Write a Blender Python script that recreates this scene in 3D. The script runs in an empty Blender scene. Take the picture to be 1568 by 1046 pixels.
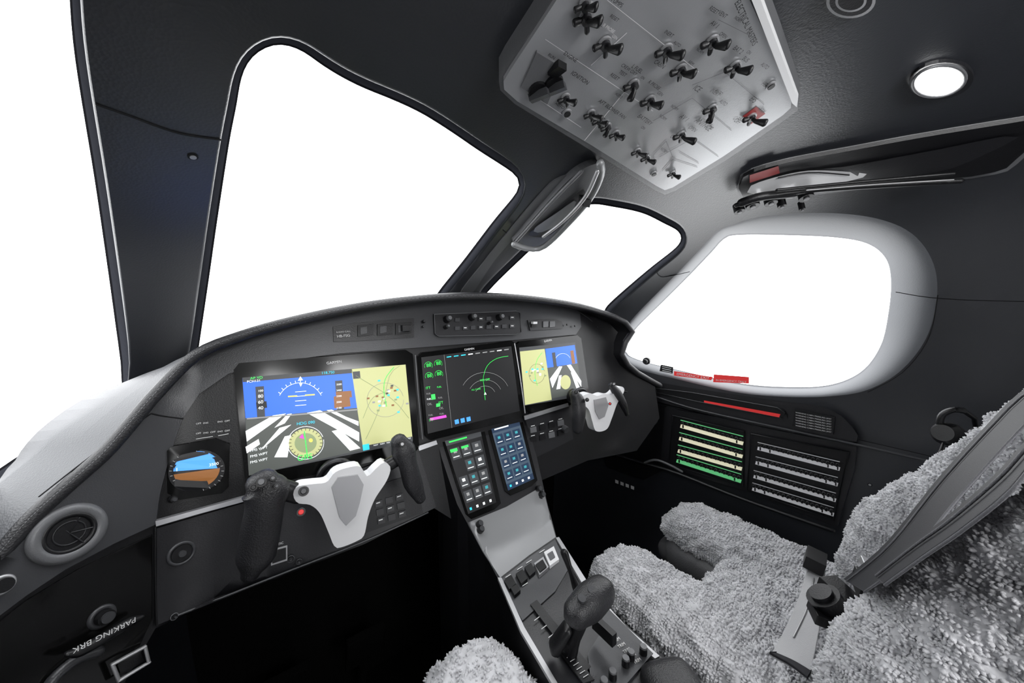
import bpy, math, random
from mathutils import Vector, Matrix, noise
from mathutils.geometry import delaunay_2d_cdt
random.seed(7)
V3=Vector
# ---------------------------------------------------------------- survey camera
FPX=530.0; CX=784.0; CY=522.7
YAW=math.radians(36); PIT=math.radians(6)
OFF=V3((-.39,0,1.10))          # eye point in the world (x=0 is the aircraft centreline, z=0 the floor)
sy,cy_,sp_,cp=math.sin(YAW),math.cos(YAW),math.sin(PIT),math.cos(PIT)
R=V3((cy_,-sy,0)); F=V3((sy*cp,cy_*cp,-sp_)); U=V3((sy*sp_,cy_*sp_,cp))
def ray(u,v):
    return (F*FPX+R*(u-CX)+U*(CY-v)).normalized()
def cast(u,v,f,tmax=3.0,step=.03):
    d=ray(u,v); t0=.04
    while t0<tmax:
        t1=t0+step
        if f(d*t1)<=0:
            for _ in range(18):
                m=(t0+t1)/2
                if f(d*m)>0: t0=m
                else: t1=m
            return d*t1
        t0=t1
    print('nohit',u,v)
    return d*1.2
def grad(p,f,e=.002):
    g=V3((f(p+V3((e,0,0)))-f(p-V3((e,0,0))),f(p+V3((0,e,0)))-f(p-V3((0,e,0))),f(p+V3((0,0,e)))-f(p-V3((0,0,e)))))
    return g.normalized()
# ---------------------------------------------------------------- physical surfaces
XC=.39; Z0=-.25
def spl(y): return (y+math.sqrt(y*y+.02))/2
def ztop(y): return .335-.36*spl(y)
def aw(y):
    q=max(0,y+.2)/1.8
    return .77*math.sqrt(max(.02,1-q*q))
def SH(off=0):
    def f(p):
        a=aw(p.y)-off
        if p.z>Z0: b=max(.05,ztop(p.y)-Z0-off); n=3.0
        else: b=.95-off; n=6.0
        return 1-(abs(p.x-XC)/a)**n-(abs(p.z-Z0)/b)**n
    return f
def A(off=0):
    def f(p):
        y=.765+.26*p.z-1.2*max(0,-.1-p.x)**1.3-.9*max(0,p.x-.88)**1.2
        return y-off-p.y
    return f
def B(p):
    return .70-1.2*max(0,-.1-p.x)**1.3-.5*max(0,p.x-.85)-p.y
PROF=[(-.6,-.60),(.2,-.56),(.50,-.528),(.56,-.50),(.60,-.465),(.69,-.30),(.72,-.24),(.9,.2)]
def prof(y):
    if y<=PROF[0][0]: return PROF[0][1]
    for (a,b),(c,d) in zip(PROF,PROF[1:]):
        if y<=c: return b+(d-b)*(y-a)/(c-a)
    return PROF[-1][1]
def C(off=0):
    return lambda p: p.z-prof(p.y)-off
def OV(off=0):
    return lambda p: (.300-.34*p.y-off)-p.z
def PY(y0,k=0,z0=0):
    return lambda p: y0+k*(p.z-z0)-p.y
def PZ(z0):
    return lambda p: p.z-z0
# ---------------------------------------------------------------- materials
MATS={}
def mk(name,col,rough=.5,metal=0,bump=0,bscale=300,emit=0,var=0,vscale=8,spec=.5,coat=0,sheen=0):
    if name in MATS: return MATS[name]
    m=bpy.data.materials.new(name); m.use_nodes=True
    nt=m.node_tree; b=nt.nodes['Principled BSDF']
    b.inputs['Base Color'].default_value=(*col,1); b.inputs['Roughness'].default_value=rough
    b.inputs['Metallic'].default_value=metal
    b.inputs['Specular IOR Level'].default_value=spec
    b.inputs['Coat Weight'].default_value=coat
    b.inputs['Sheen Weight'].default_value=sheen
    tc=nt.nodes.new('ShaderNodeTexCoord')
    if emit:
        b.inputs['Emission Color'].default_value=(*col,1); b.inputs['Emission Strength'].default_value=emit
    if var:
        n=nt.nodes.new('ShaderNodeTexNoise'); n.inputs['Scale'].default_value=vscale; n.inputs['Detail'].default_value=4
        nt.links.new(tc.outputs['Object'],n.inputs['Vector'])
        r=nt.nodes.new('ShaderNodeValToRGB')
        r.color_ramp.elements[0].position=.35; r.color_ramp.elements[1].position=.65
        r.color_ramp.elements[0].color=(*[c*(1-var) for c in col],1)
        r.color_ramp.elements[1].color=(*[min(1,c*(1+var)) for c in col],1)
        nt.links.new(n.outputs['Fac'],r.inputs['Fac']); nt.links.new(r.outputs['Color'],b.inputs['Base Color'])
    if bump:
        n=nt.nodes.new('ShaderNodeTexVoronoi'); n.inputs['Scale'].default_value=bscale
        nt.links.new(tc.outputs['Object'],n.inputs['Vector'])
        bp=nt.nodes.new('ShaderNodeBump'); bp.inputs['Strength'].default_value=bump; bp.inputs['Distance'].default_value=.001
        nt.links.new(n.outputs['Distance'],bp.inputs['Height']); nt.links.new(bp.outputs['Normal'],b.inputs['Normal'])
    MATS[name]=m; return m
def mkd(name,col,var=.15):
    m=bpy.data.materials.new(name); m.use_nodes=True; nt=m.node_tree; nt.nodes.clear()
    o=nt.nodes.new('ShaderNodeOutputMaterial'); d=nt.nodes.new('ShaderNodeBsdfDiffuse'); n=nt.nodes.new('ShaderNodeTexNoise'); r=nt.nodes.new('ShaderNodeValToRGB')
    n.inputs['Scale'].default_value=60
    r.color_ramp.elements[0].color=(*[c*(1-var) for c in col],1); r.color_ramp.elements[1].color=(*[c*(1+var) for c in col],1)
    nt.links.new(n.outputs['Fac'],r.inputs['Fac']); nt.links.new(r.outputs['Color'],d.inputs['Color']); nt.links.new(d.outputs[0],o.inputs[0])
    MATS[name]=m; return m
LINER=mk('liner_leather',(.018,.0195,.024),.34,0,.10,420,var=.12,vscale=3,spec=.8)
ROLL=mkd('liner_roll',(.019,.020,.024))
REVEAL=mk('window_reveal',(.12,.125,.135),.6,0,.12,400,spec=.3)
REVD=mkd('window_reveal_dark',(.006,.006,.007))
RUB=mk('rubber_seal',(.008,.008,.009),.6,spec=.2)
GREY=mk('panel_grey',(.043,.044,.048),.34,.1,.1,700)
GREYM=mk('panel_mid_grey',(.12,.122,.128),.38,.1,.1,700)
GREYL=mk('panel_light_grey',(.24,.245,.25),.4,.2)
PEDG=mk('pedestal_grey',(.24,.243,.25),.34,.2)
BLK=mk('panel_black',(.005,.005,.006),.38,0,.1,600,spec=.4)
DKG=mk('panel_charcoal',(.011,.011,.013),.36,0,.1,500)
LEA=mk('black_leather',(.014,.014,.016),.45,0,.4,500)
SILL=mk('sill_leather',(.07,.072,.078),.5,0,.3,500)
SLEA=mk('seat_leather',(.085,.085,.09),.45,0,.4,450)
SIL=mk('brushed_silver',(.62,.62,.64),.3,.85)
SATIN=mk('satin_aluminium',(.42,.42,.43),.42,.6)
WHT=mk('white_enamel',(.72,.72,.73),.35,0,coat=.2)
LBL=mk('label_white',(.7,.7,.7),.6)
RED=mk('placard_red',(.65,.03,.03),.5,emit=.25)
REDD=mk('placard_red_dark',(.30,.03,.03),.5)
GLS=mk('screen_glass',(.003,.003,.003),.12,spec=.35)
FLE=mk('fleece_wool',(.56,.56,.58),.95,0,.3,260,var=.10,vscale=40,sheen=.3,spec=.1)
BELT=mk('belt_webbing',(.022,.022,.026),.65,0,.2,900,spec=.2)
BELTE=mk('belt_webbing_edge',(.12,.12,.13),.6,0,.3,900,spec=.3)
BELTL=mk('belt_webbing_light',(.42,.42,.43),.5,0,.3,900,spec=.3)
OVM=mk('overhead_face',(.34,.345,.355),.28,.4,.04,600)
CARPSH=mk('carpet_footwell_shade',(.003,.003,.003),.95,0,.5,200,spec=.1)  # near-black carpet, also used to put footwell shade into the pedals
def em(n,c,s=1.0): return mk('lit_'+n,c,.4,emit=s)
E_BLUE=em('blue',(.02,.10,.55),1.2); E_BLUE2=em('blue_pale',(.05,.25,.75),1); E_GND=em('terrain',(.05,.055,.05),1)
E_RUN=em('white',(.75,.78,.78),1); E_MAP=em('map_tan',(.36,.37,.17),1); E_MAP2=em('map_dark',(.18,.22,.11),1)
E_GRN=em('green',(.03,.6,.08),1.1); E_BRN=em('brown',(.19,.075,.02),.9); E_CYA=em('cyan',(.02,.45,.6),1); E_BLK=em('screen_black',(.003,.003,.004),.3)
E_MAG=em('magenta',(.5,.05,.4),1); E_DGR=em('dark_grey',(.03,.032,.035),1); E_YEL=em('yellow',(.6,.5,.08),1); E_LGR=em('grey',(.2,.2,.2),1)
E_NAV=em('navy',(.008,.02,.045),1); E_STL=em('steel_blue',(.035,.055,.08),1); E_TEAL=em('teal',(.03,.22,.25),1)
E_LAMP=mk('lamp_lens',(1,1,1),.4,emit=8)
E_CBC=mk('breaker_strip',(.75,.72,.52),.5,emit=.6); E_CBG=mk('breaker_strip_green',(.12,.50,.20),.5,emit=.6); E_CBW=mk('breaker_strip_white',(.6,.6,.62),.5,emit=.25)  # emission added so the breaker strips read brighter
# ---------------------------------------------------------------- mesh builder
def cat(pts,n,closed=True):
    P=[V3((p[0],p[1],0)) if len(p)==2 else V3(p) for p in pts]; N=len(P); out=[]
    segs=N if closed else N-1
    for i in range(segs):
        if closed: a,b,c,d=P[(i-1)%N],P[i],P[(i+1)%N],P[(i+2)%N]
        else: a,b,c,d=P[max(i-1,0)],P[i],P[i+1],P[min(i+2,N-1)]
        for k in range(12):
            t=k/12
            out.append(.5*((2*b)+(c-a)*t+(2*a-5*b+4*c-d)*t*t+(3*b-a-3*c+d)*t**3))
    if not closed: out.append(P[-1])
    Q=out+[out[0]] if closed else out
    L=[0]
    for a,b in zip(Q,Q[1:]): L.append(L[-1]+(b-a).length)
    res=[];j=0
    m=n if closed else n-1
    for i in range(n):
        s=L[-1]*i/m
        while j<len(L)-2 and L[j+1]<s: j+=1
        t=(s-L[j])/max(1e-9,L[j+1]-L[j])
        res.append(Q[j].lerp(Q[j+1],min(1,t)))
    return [(p.x,p.y) if len(pts[0])==2 else p for p in res]
def inpoly(x,y,poly):
    c=False;j=len(poly)-1
    for i in range(len(poly)):
        xi,yi=poly[i][0],poly[i][1]; xj,yj=poly[j][0],poly[j][1]
        if (yi>y)!=(yj>y) and x<(xj-xi)*(y-yi)/(yj-yi)+xi: c=not c
        j=i
    return c
def ell(cx,cy,rx,ry,rot=0,n=28):
    a=math.radians(rot);o=[]
    for i in range(n):
        t=2*math.pi*i/n;x=rx*math.cos(t);y=ry*math.sin(t)
        o.append((cx+x*math.cos(a)-y*math.sin(a),cy+x*math.sin(a)+y*math.cos(a)))
    return o
def quad(a,b,w):
    d=V3((b[0]-a[0],b[1]-a[1])); n=V3((-d.y,d.x)).normalized()*w/2
    return [(a[0]+n.x,a[1]+n.y),(b[0]+n.x,b[1]+n.y),(b[0]-n.x,b[1]-n.y),(a[0]-n.x,a[1]-n.y)]
class MB:
    def __init__(s,name): s.name=name;s.v=[];s.f=[];s.m=[];s.s=[];s.mats=[]
    def mi(s,m):
        if m not in s.mats: s.mats.append(m)
        return s.mats.index(m)
    def add(s,v,f,mat,smooth=False):
        o=len(s.v); s.v+= [V3(p) for p in v]; k=s.mi(mat)
        for q in f: s.f.append([i+o for i in q]); s.m.append(k); s.s.append(smooth)
    def poly(s,px,f,mat,ext=None):
        P=[cast(u,v,f) for u,v in px]; s.poly3(P,mat,ext)
    def poly3(s,P,mat,ext=None):
        n=len(P); V=list(P); Fc=[list(range(n))]
        if ext is not None:
            V+= [p+V3(ext) for p in P]
            Fc+=[[i,(i+1)%n,n+(i+1)%n,n+i] for i in range(n)]+[list(range(2*n-1,n-1,-1))]
        s.add(V,Fc,mat)
    def patch(s,outline,f,mat,ext=None,step=28,smooth=True,sub=None,extmat=None,holes=()):
        if sub: outline=cat(outline,sub)
        loops=[list(outline)]+[list(h) for h in holes]
        P=[];E=[]
        for lp in loops:
            o=len(P);n=len(lp)
            P+= [V3((x/100,y/100)) for x,y in lp]; E+= [(o+i,o+(i+1)%n) for i in range(n)]
        xs=[p[0] for p in outline];ys=[p[1] for p in outline]
        x=min(xs)+step/2
        allp=[p for lp in loops for p in lp]
        while x<max(xs):
            y=min(ys)+step/2
            while y<max(ys):
                if inpoly(x,y,outline) and not any(inpoly(x,y,h) for h in holes) and min((x-q[0])**2+(y-q[1])**2 for q in allp)>(step*.3)**2:
                    P.append(V3((x/100,y/100)))
                y+=step
            x+=step
        r=delaunay_2d_cdt(P,E,[],0,1e-6)
        vv=[cast(q.x*100,q.y*100,f) for q in r[0]]
        ff=[]
        for t in r[2]:
            c=sum((r[0][i] for i in t),V3((0,0)))/len(t)*100
            if inpoly(c.x,c.y,outline) and not any(inpoly(c.x,c.y,h) for h in holes): ff.append(list(t))
        s.add(vv,ff,mat,smooth)
        if ext is not None:
            cnt={}
            for t in ff:
                for i in range(len(t)):
                    e=(t[i],t[(i+1)%len(t)]);k=(min(e),max(e)); cnt.setdefault(k,[]).append(e)
            V=[];Fc=[]
            for k,es in cnt.items():
                if len(es)==1:
                    a,b=es[0];o=len(V); V+=[vv[a],vv[b],vv[b]+V3(ext),vv[a]+V3(ext)]; Fc.append([o,o+3,o+2,o+1])
            s.add(V,Fc,extmat or mat,False)
    def cyl(s,p,ax,r,h,mat,seg=18,r2=None,smooth=True):
        ax=V3(ax).normalized(); t=V3((0,0,1)) if abs(ax.z)<.9 else V3((1,0,0))
        a=ax.cross(t).normalized();b=ax.cross(a); r2=r if r2 is None else r2
        V=[];p=V3(p)
        for rr,hh in((r,0),(r2,h)):
            for i in range(seg):
                q=2*math.pi*i/seg; V.append(p+a*rr*math.cos(q)+b*rr*math.sin(q)+ax*hh)
        s.add(V,[[i,(i+1)%seg,seg+(i+1)%seg,seg+i] for i in range(seg)],mat,smooth)
        s.add(V,[list(range(seg-1,-1,-1)),list(range(seg,2*seg))],mat)
    def ring(s,p,ax,r,rt,mat,seg=40,sm=10,flat=1):
        ax=V3(ax).normalized(); t=V3((0,0,1)) if abs(ax.z)<.9 else V3((1,0,0))
        a=ax.cross(t).normalized();b=ax.cross(a);V=[];Fc=[];p=V3(p)
        for i in range(seg):
            q=2*math.pi*i/seg; d=a*math.cos(q)+b*math.sin(q)
            for j in range(sm):
                w=2*math.pi*j/sm; V.append(p+d*(r+rt*math.cos(w))+ax*rt*flat*math.sin(w))
        for i in range(seg):
            for j in range(sm): Fc.append([i*sm+j,((i+1)%seg)*sm+j,((i+1)%seg)*sm+(j+1)%sm,i*sm+(j+1)%sm])
        s.add(V,Fc,mat,True)
    def box(s,c,d,mat,ax=None):
        c=V3(c); X,Y,Z=ax or (V3((1,0,0)),V3((0,1,0)),V3((0,0,1)))
        V=[c+X*(i*d[0]/2)+Y*(j*d[1]/2)+Z*(k*d[2]/2) for i in(-1,1) for j in(-1,1) for k in(-1,1)]
        s.add(V,[[0,1,3,2],[4,6,7,5],[0,4,5,1],[2,3,7,6],[0,2,6,4],[1,5,7,3]],mat)
    def loft(s,path,rad,mat,up=(0,0,1),seg=16,pw=2.0,caps=True,res=None):
        P=[V3(p) for p in path]
        if res:
            n=res; rr=[V3((r[0],r[1],0)) for r in rad]
            Q=[];RR=[]
            for i in range(n):
                t=i/(n-1)*(len(P)-1); k=min(int(t),len(P)-2); q=t-k
                a,b,c,d=P[max(k-1,0)],P[k],P[k+1],P[min(k+2,len(P)-1)]
                Q.append(.5*((2*b)+(c-a)*q+(2*a-5*b+4*c-d)*q*q+(3*b-a-3*c+d)*q**3))
                RR.append(rr[k].lerp(rr[k+1],q*q*(3-2*q)))
            P=Q; rad=[(r.x,r.y) for r in RR]
        up=V3(up); N=len(P)
        fr=[]
        for i in range(N):
            t=(P[min(i+1,N-1)]-P[max(i-1,0)]).normalized()
            sd=t.cross(up).normalized(); u2=sd.cross(t).normalized(); fr.append((t,sd,u2))
        L=[]
        if caps:
            t,sd,u2=fr[0]; m=min(rad[0])
            for q in(80,55,28): L.append((P[0]-t*m*math.sin(math.radians(q)),rad[0],math.cos(math.radians(q)),fr[0]))
        for i in range(N): L.append((P[i],rad[i],1,fr[i]))
        if caps:
            t=fr[-1][0]; m=min(rad[-1])
            for q in(28,55,80): L.append((P[-1]+t*m*math.sin(math.radians(q)),rad[-1],math.cos(math.radians(q)),fr[-1]))
        V=[]
        for c,r,k,(t,sd,u2) in L:
            for j in range(seg):
                a=2*math.pi*j/seg; ca,sa=math.cos(a),math.sin(a)
                x=math.copysign(abs(ca)**(2/pw),ca)*(r[0]-min(r)*(1-k)); y=math.copysign(abs(sa)**(2/pw),sa)*(r[1]-min(r)*(1-k))
                V.append(c+sd*x+u2*y)
        Fc=[]
        for i in range(len(L)-1):
            for j in range(seg): Fc.append([i*seg+j,i*seg+(j+1)%seg,(i+1)*seg+(j+1)%seg,(i+1)*seg+j])
        Fc.append(list(range(seg))[::-1]); Fc.append([(len(L)-1)*seg+j for j in range(seg)])
        s.add(V,Fc,mat,True)
    def tube(s,P,r,mat,seg=8):
        s.loft(P,[(r,r)]*len(P),mat,up=(.13,.21,.97),seg=seg)
    def tpx(s,px,f,r,mat,n=None):
        if n: px=cat(px,n,False)
        s.tube([cast(u,v,f) for u,v in px],r,mat)
    def ribbon(s,pairs,f,mat,th=.002,n=14):
        a=cat([(p[0],p[1]) for p in pairs],n,False); b=cat([(p[2],p[3]) for p in pairs],n,False)
        Pa=[cast(u,v,f) for u,v in a];Pb=[cast(u,v,f) for u,v in b]
        V=[];Fc=[]
        for x,y in zip(Pa,Pb):
            nn=grad((x+y)/2,f)*th
            V+=[x,y,y+nn,x+nn]
        for i in range(n-1):
            for j in range(4): Fc.append([i*4+j,i*4+(j+1)%4,(i+1)*4+(j+1)%4,(i+1)*4+j])
        Fc+=[[0,1,2,3],[(n-1)*4+3-j for j in range(4)]]
        s.add(V,Fc,mat,False)
    def text(s,st,a,b,f,mat,off=.0006):
        cu=bpy.data.curves.new('t','FONT'); cu.body=st; ob=bpy.data.objects.new('t',cu)
        bpy.context.scene.collection.objects.link(ob)
        dg=bpy.context.evaluated_depsgraph_get(); me=bpy.data.meshes.new_from_object(ob.evaluated_get(dg))
        if len(me.vertices):
            pa,pb=cast(a[0],a[1],f),cast(b[0],b[1],f); X=(pb-pa); w=max(v.co.x for v in me.vertices); k=X.length/w; X.normalize()
            n=grad(pa,f); Y=n.cross(X).normalized()
            s.add([pa+X*v.co.x*k+Y*v.co.y*k+n*off for v in me.vertices],[list(p.vertices) for p in me.polygons],mat)
        bpy.data.objects.remove(ob); bpy.data.meshes.remove(me); bpy.data.curves.remove(cu)
    def build(s,bevel=0,seg=2,normals=None):
        c=sum(s.v,V3((0,0,0)))/max(1,len(s.v))
        me=bpy.data.meshes.new(s.name); me.from_pydata([tuple(p-c) for p in s.v],[],s.f)
        for m in s.mats: me.materials.append(m)
        for p,k,sm in zip(me.polygons,s.m,s.s): p.material_index=k;p.use_smooth=sm
        me.update()
        if normals: me.normals_split_custom_set_from_vertices([tuple(n) for n in normals])
        ob=bpy.data.objects.new(s.name,me); ob.location=c+OFF
        bpy.context.scene.collection.objects.link(ob)
        if bevel:
            m=ob.modifiers.new('bevel','BEVEL'); m.width=bevel;m.segments=seg;m.limit_method='ANGLE';m.angle_limit=math.radians(50)
        return ob
# ---------------------------------------------------------------- windows + liner
lw_g=[(430,66),(402,73),(380,92),(368,120),(361,160),(350,215),(332,330),(318,430),(303,535),(297,585),(380,545),(500,503),(600,485),(655,470),(672,448),(712,398),(758,337),(788,301),(798,285),(796,272),(780,259),(735,230),(690,199),(645,171),(600,150),(560,134),(525,117),(492,97),(462,76)]
rw_g=[(905,311),(940,315),(985,325),(1020,342),(1040,353),(1045,366),(1035,380),(1000,408),(965,438),(930,470),(915,490),(850,485),(780,472),(738,462),(752,440),(790,402),(840,355),(880,324)]
sw_g=[(1130,358),(1200,358),(1280,362),(1330,372),(1358,395),(1366,430),(1362,480),(1350,530),(1320,570),(1270,591),(1200,594),(1130,588),(1040,568),(978,552),(957,540),(958,523),(975,500),(1000,475),(1050,425),(1088,385),(1108,364)]
sw_o=[(1125,343),(1175,330),(1270,326),(1345,335),(1397,358),(1428,400),(1435,452),(1420,514),(1381,566),(1328,597),(1265,607),(1195,607),(1125,600),(1035,580),(970,563),(946,546),(948,518),(965,492),(990,465),(1040,415),(1080,373),(1100,352)]
ls_g=[(108,0),(98,-140),(20,-250),(-200,-330),(-600,-330),(-1000,-100),(-1100,300),(-900,700),(-500,850),(-60,745),(30,697),(110,655),(170,625),(190,600),(176,480),(165,400),(146,270),(126,150),(114,70)]
WIN=[('window_1',None,ls_g,.035,18),('window_2',None,lw_g,.026,15),('window_3',None,rw_g,.022,11),('window_4',sw_o,sw_g,.07,0)]
def shp(ph,y,off=0):
    a=aw(y)-off; c,s_=math.cos(ph),math.sin(ph)
    if s_>=0: b=max(.05,ztop(y)-Z0-off);n=3.
    else: b=.95-off;n=6.
    r=((abs(c)/a)**n+(abs(s_)/b)**n)**(-1/n)
    return V3((XC+r*c,y,Z0+r*s_))
KP=.6
def par(p):
    ph=math.atan2(p.z-Z0,p.x-XC)
    if ph<-math.pi/2: ph+=2*math.pi
    return V3((ph*KP,p.y))
def smooth_loop(pts,it):
    n=len(pts)
    for _ in range(it): pts=[((pts[i-1][0]+2*pts[i][0]+pts[(i+1)%n][0])/4,(pts[i-1][1]+2*pts[i][1]+pts[(i+1)%n][1])/4) for i in range(n)]
    return pts
loops=[]
GLASS=mk('glazing',(1,1,1),.05)
g=GLASS.node_tree; g.nodes.clear()
o_=g.nodes.new('ShaderNodeOutputMaterial');t_=g.nodes.new('ShaderNodeBsdfTransparent');gl=g.nodes.new('ShaderNodeBsdfGlossy');mx=g.nodes.new('ShaderNodeMixShader')
gl.inputs['Roughness'].default_value=.05; mx.inputs[0].default_value=.03
g.links.new(t_.outputs[0],mx.inputs[1]);g.links.new(gl.outputs[0],mx.inputs[2]);g.links.new(mx.outputs[0],o_.inputs[0])
s0=SH(0)
for nm,oo,gg,dep,dist in WIN:
    n=130
    if oo is None:
        Gm=cat(gg,n); ar=sum(Gm[i-1][0]*Gm[i][1]-Gm[i][0]*Gm[i-1][1] for i in range(n)); sg=1 if ar>0 else -1
        O=[]
        for i in range(n):
            a,b=Gm[i-2],Gm[(i+2)%n]; d=V3((b[0]-a[0],b[1]-a[1])).normalized()
            O.append((Gm[i][0]+sg*d.y*dist,Gm[i][1]-sg*d.x*dist))
        O=smooth_loop(O,4); Gm=smooth_loop(Gm,1)
    else:
        O=cat(oo,n*2)[::2]; G=cat(gg,n*2); Gm=[]
        base=min(range(len(G)),key=lambda i:(G[i][0]-O[0][0])**2+(G[i][1]-O[0][1])**2)
        for i in range(n):
            tgt=base+int(i*len(G)/n)
            best=min(range(tgt-14,tgt+15),key=lambda j:(G[j%len(G)][0]-O[i][0])**2+(G[j%len(G)][1]-O[i][1])**2)
            Gm.append(G[best%len(G)])
    mb=MB(nm); rows=[]
    ST=9
    for r in range(ST+1):
        t=r/ST
        rows.append([cast(o[0]+(q[0]-o[0])*t,o[1]+(q[1]-o[1])*t,SH(-dep*t*t)) for o,q in zip(O,Gm)])
    V=[p for r in rows for p in r]
    mb.add(V,[[r*n+i,r*n+(i+1)%n,(r+1)*n+(i+1)%n,(r+1)*n+i] for r in range(ST) for i in range(n)],REVEAL if nm=='window_4' else ROLL,True)
    if nm!='window_4':
        k=mb.mi(LINER); k2=mb.mi(REVD)
        for j in range(2*n): mb.m[j]=k
        for j in range((ST-1)*n,ST*n): mb.m[j]=k2
    cx=sum(q[0] for q in Gm)/n; cyy=sum(q[1] for q in Gm)/n
    def ins(q,d):
        w=V3((cx-q[0],cyy-q[1])); w.normalize(); return (q[0]+w.x*d,q[1]+w.y*d)
    S1=[cast(*ins(q,2.0),SH(-dep-.004)) for q in Gm]; S2=[cast(*ins(q,2.0),SH(-dep-.02)) for q in Gm]
    V=rows[-1]+S1+S2
    mb.add(V,[[k*n+i,k*n+(i+1)%n,(k+1)*n+(i+1)%n,(k+1)*n+i] for k in(0,1) for i in range(n)],REVEAL if nm=='window_4' else REVD,True)
    mb.patch([ins(q,1) for q in gg],SH(-dep-.012),GLASS,step=60,sub=70)
    mb.build()
    loops.append([par(p) for p in rows[0]])
P=[];E=[]
for lp in loops:
    o=len(P);n=len(lp);P+=lp;E+=[(o+i,o+(i+1)%n) for i in range(n)]
ph0,ph1=math.radians(-78),math.radians(258); y0,y1=-1.3,1.18
lps=[[(q.x,q.y) for q in l] for l in loops]
NP_,NY=112,64
for i in range(NP_+1):
    for j in range(NY+1):
        x=(ph0+(ph1-ph0)*i/NP_)*KP; y=y0+(y1-y0)*j/NY
        if any(inpoly(x,y,l) for l in lps): continue
        if min((x-q[0])**2+(y-q[1])**2 for l in lps for q in l[::2])<.012**2: continue
        P.append(V3((x,y)))
r=delaunay_2d_cdt(P,E,[],0,1e-7)
V=[shp(q.x/KP,q.y) for q in r[0]]; parts={'ceiling':[],'wall_right':[],'wall_left':[]}
for t in r[2]:
    c=sum((r[0][i] for i in t),V3((0,0)))/len(t)
    if any(inpoly(c.x,c.y,l) for l in lps): continue
    a,b,d=[V[k] for k in t[:3]]; t=list(t)
    if (b-a).cross(d-a).dot(grad((a+b+d)/3,s0))<0: t=t[::-1]
    ph=math.degrees(c.x/KP); parts['wall_right' if ph<20 else 'wall_left' if ph>160 else 'ceiling'].append(t)
for nm,ff in parts.items():
    used=sorted({i for t in ff for i in t}); mp={k:i for i,k in enumerate(used)}
    mb=MB(nm); mb.add([V[k] for k in used],[[mp[i] for i in t] for t in ff],LINER,True)
    mb.build(normals=[grad(p,s0) for p in mb.v])
mb=MB('floor'); mb.box((XC,-.15,-1.115),(1.5,2.5,.03),CARPSH); mb.build()
mb=MB('wall_front'); mb.box((XC,1.03,-.62),(1.14,.03,.96),CARPSH); mb.build()
mb=MB('wall_back')
for x0,x1,z0,z1 in((-.36,.06,-1.09,.2),(.72,1.14,-1.09,.2),(.06,.72,.1,.3)):
    mb.box(((x0+x1)/2,-1.26,(z0+z1)/2),(x1-x0,.03,z1-z0),LINER)
mb.build(.004)
mb=MB('trim_1')
for ln in([(148,160),(200,178),(270,203),(338,214)],[(1372,447),(1400,452),(1430,456),(1500,460),(1620,462)],[(1436,452),(1422,517),(1383,569),(1329,600)],[(1006,418),(1016,424),(1056,416)],[(1310,672),(1380,688),(1440,702)],[(770,352),(782,362)]):
    mb.tpx(ln,SH(.0006),.0008,RUB,14)
for u,v in((295,239),(1332,742),(1352,752)):
    p=cast(u,v,SH(0)); n=grad(p,s0); mb.cyl(p,n,.004,.001,RUB); mb.cyl(p+n*.001,n,.0025,.0007,SATIN)
mb.build()
# ---------------------------------------------------------------- overhead panel
mb=MB('overhead_switch_panel')
ob_o=[(766,138),(764,124),(774,106),(810,53),(846,-2),(885,-60),(1010,-180),(1120,-90),(1162,-5),(1192,70),(1222,152),(1222,168),(1207,180),(1112,245),(1034,292),(1018,298),(1003,291),(898,226),(788,159)]
mb.patch(ob_o,OV(0),GREYM,ext=(0,0,.04),step=60,smooth=False)
ob_i=[(772,137),(771,124),(780,109),(816,55),(852,0),(887,-54),(1010,-165),(1112,-84),(1148,0),(1180,72),(1212,154),(1211,165),(1199,176),(1108,239),(1030,287),(1018,291),(1006,285),(902,220),(792,155)]
mb.patch(ob_i,OV(.004),OVM,ext=(0,0,.006),step=60,smooth=False)
mb.poly([(1154,-30),(1163,-5),(1222,152),(1220,164),(1213,158),(1151,0),(1143,-25)],OV(.006),WHT,ext=(0,0,.006))
def ovsw(u,v,k=1.0):
    p=cast(u,v,OV(.005)); n=grad(p,OV()); 
    mb.cyl(p,n,.0058*k,.002,SATIN); mb.cyl(p+n*.002,n,.0042*k,.003,DKG)
    d=V3((random.uniform(-.25,.25),-.75 if random.random()<.6 else .5,0))
    mb.loft([p+n*.003,p+(n+d*.4)*.008*k,p+(n+d)*.014*k],[(.0018*k,.0018*k),(.0024*k,.002*k),(.0044*k,.0026*k)],BLK,up=(1,0,0),seg=10)
    for sx in(-1,1):
        mb.loft([p+n*.002,p+n*.004+V3((sx*.007*k,.006*k,-.001))],[(.0022*k,.0022*k),(.0030*k,.0022*k)],BLK,up=(0,1,0),seg=8)
def lab(st,u,v,m=BLK,cw=2.9): w=cw*len(st); mb.text(st,(u,v),(u+w*.83,v+w*.56),OV(.005),m)
sws=((897,25),(926,65),(1020,75),(1042,105),(1090,62),(1125,100),(970,128),(995,152),(1090,165),(1150,178),(1043,205))
for i,(u,v) in enumerate(sws):
    ovsw(u,v,1.0); m=LBL if u<930 and v<100 else BLK
    lab(('ON','GEN','AUTO','ARM','OPEN','BUS')[i%6],u+10,v-10,m); lab('OFF',u-18,v+4,m); lab(('L FUEL','R PROBE','INERT','EPS','AV 1','BAT 2')[i%6],u-4,v-26,m)
for u,v in((905,172),(917,182),(930,192),(943,203),(976,230),(990,240),(1030,264),(866,148),(895,5)): ovsw(u,v,.8)
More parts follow.
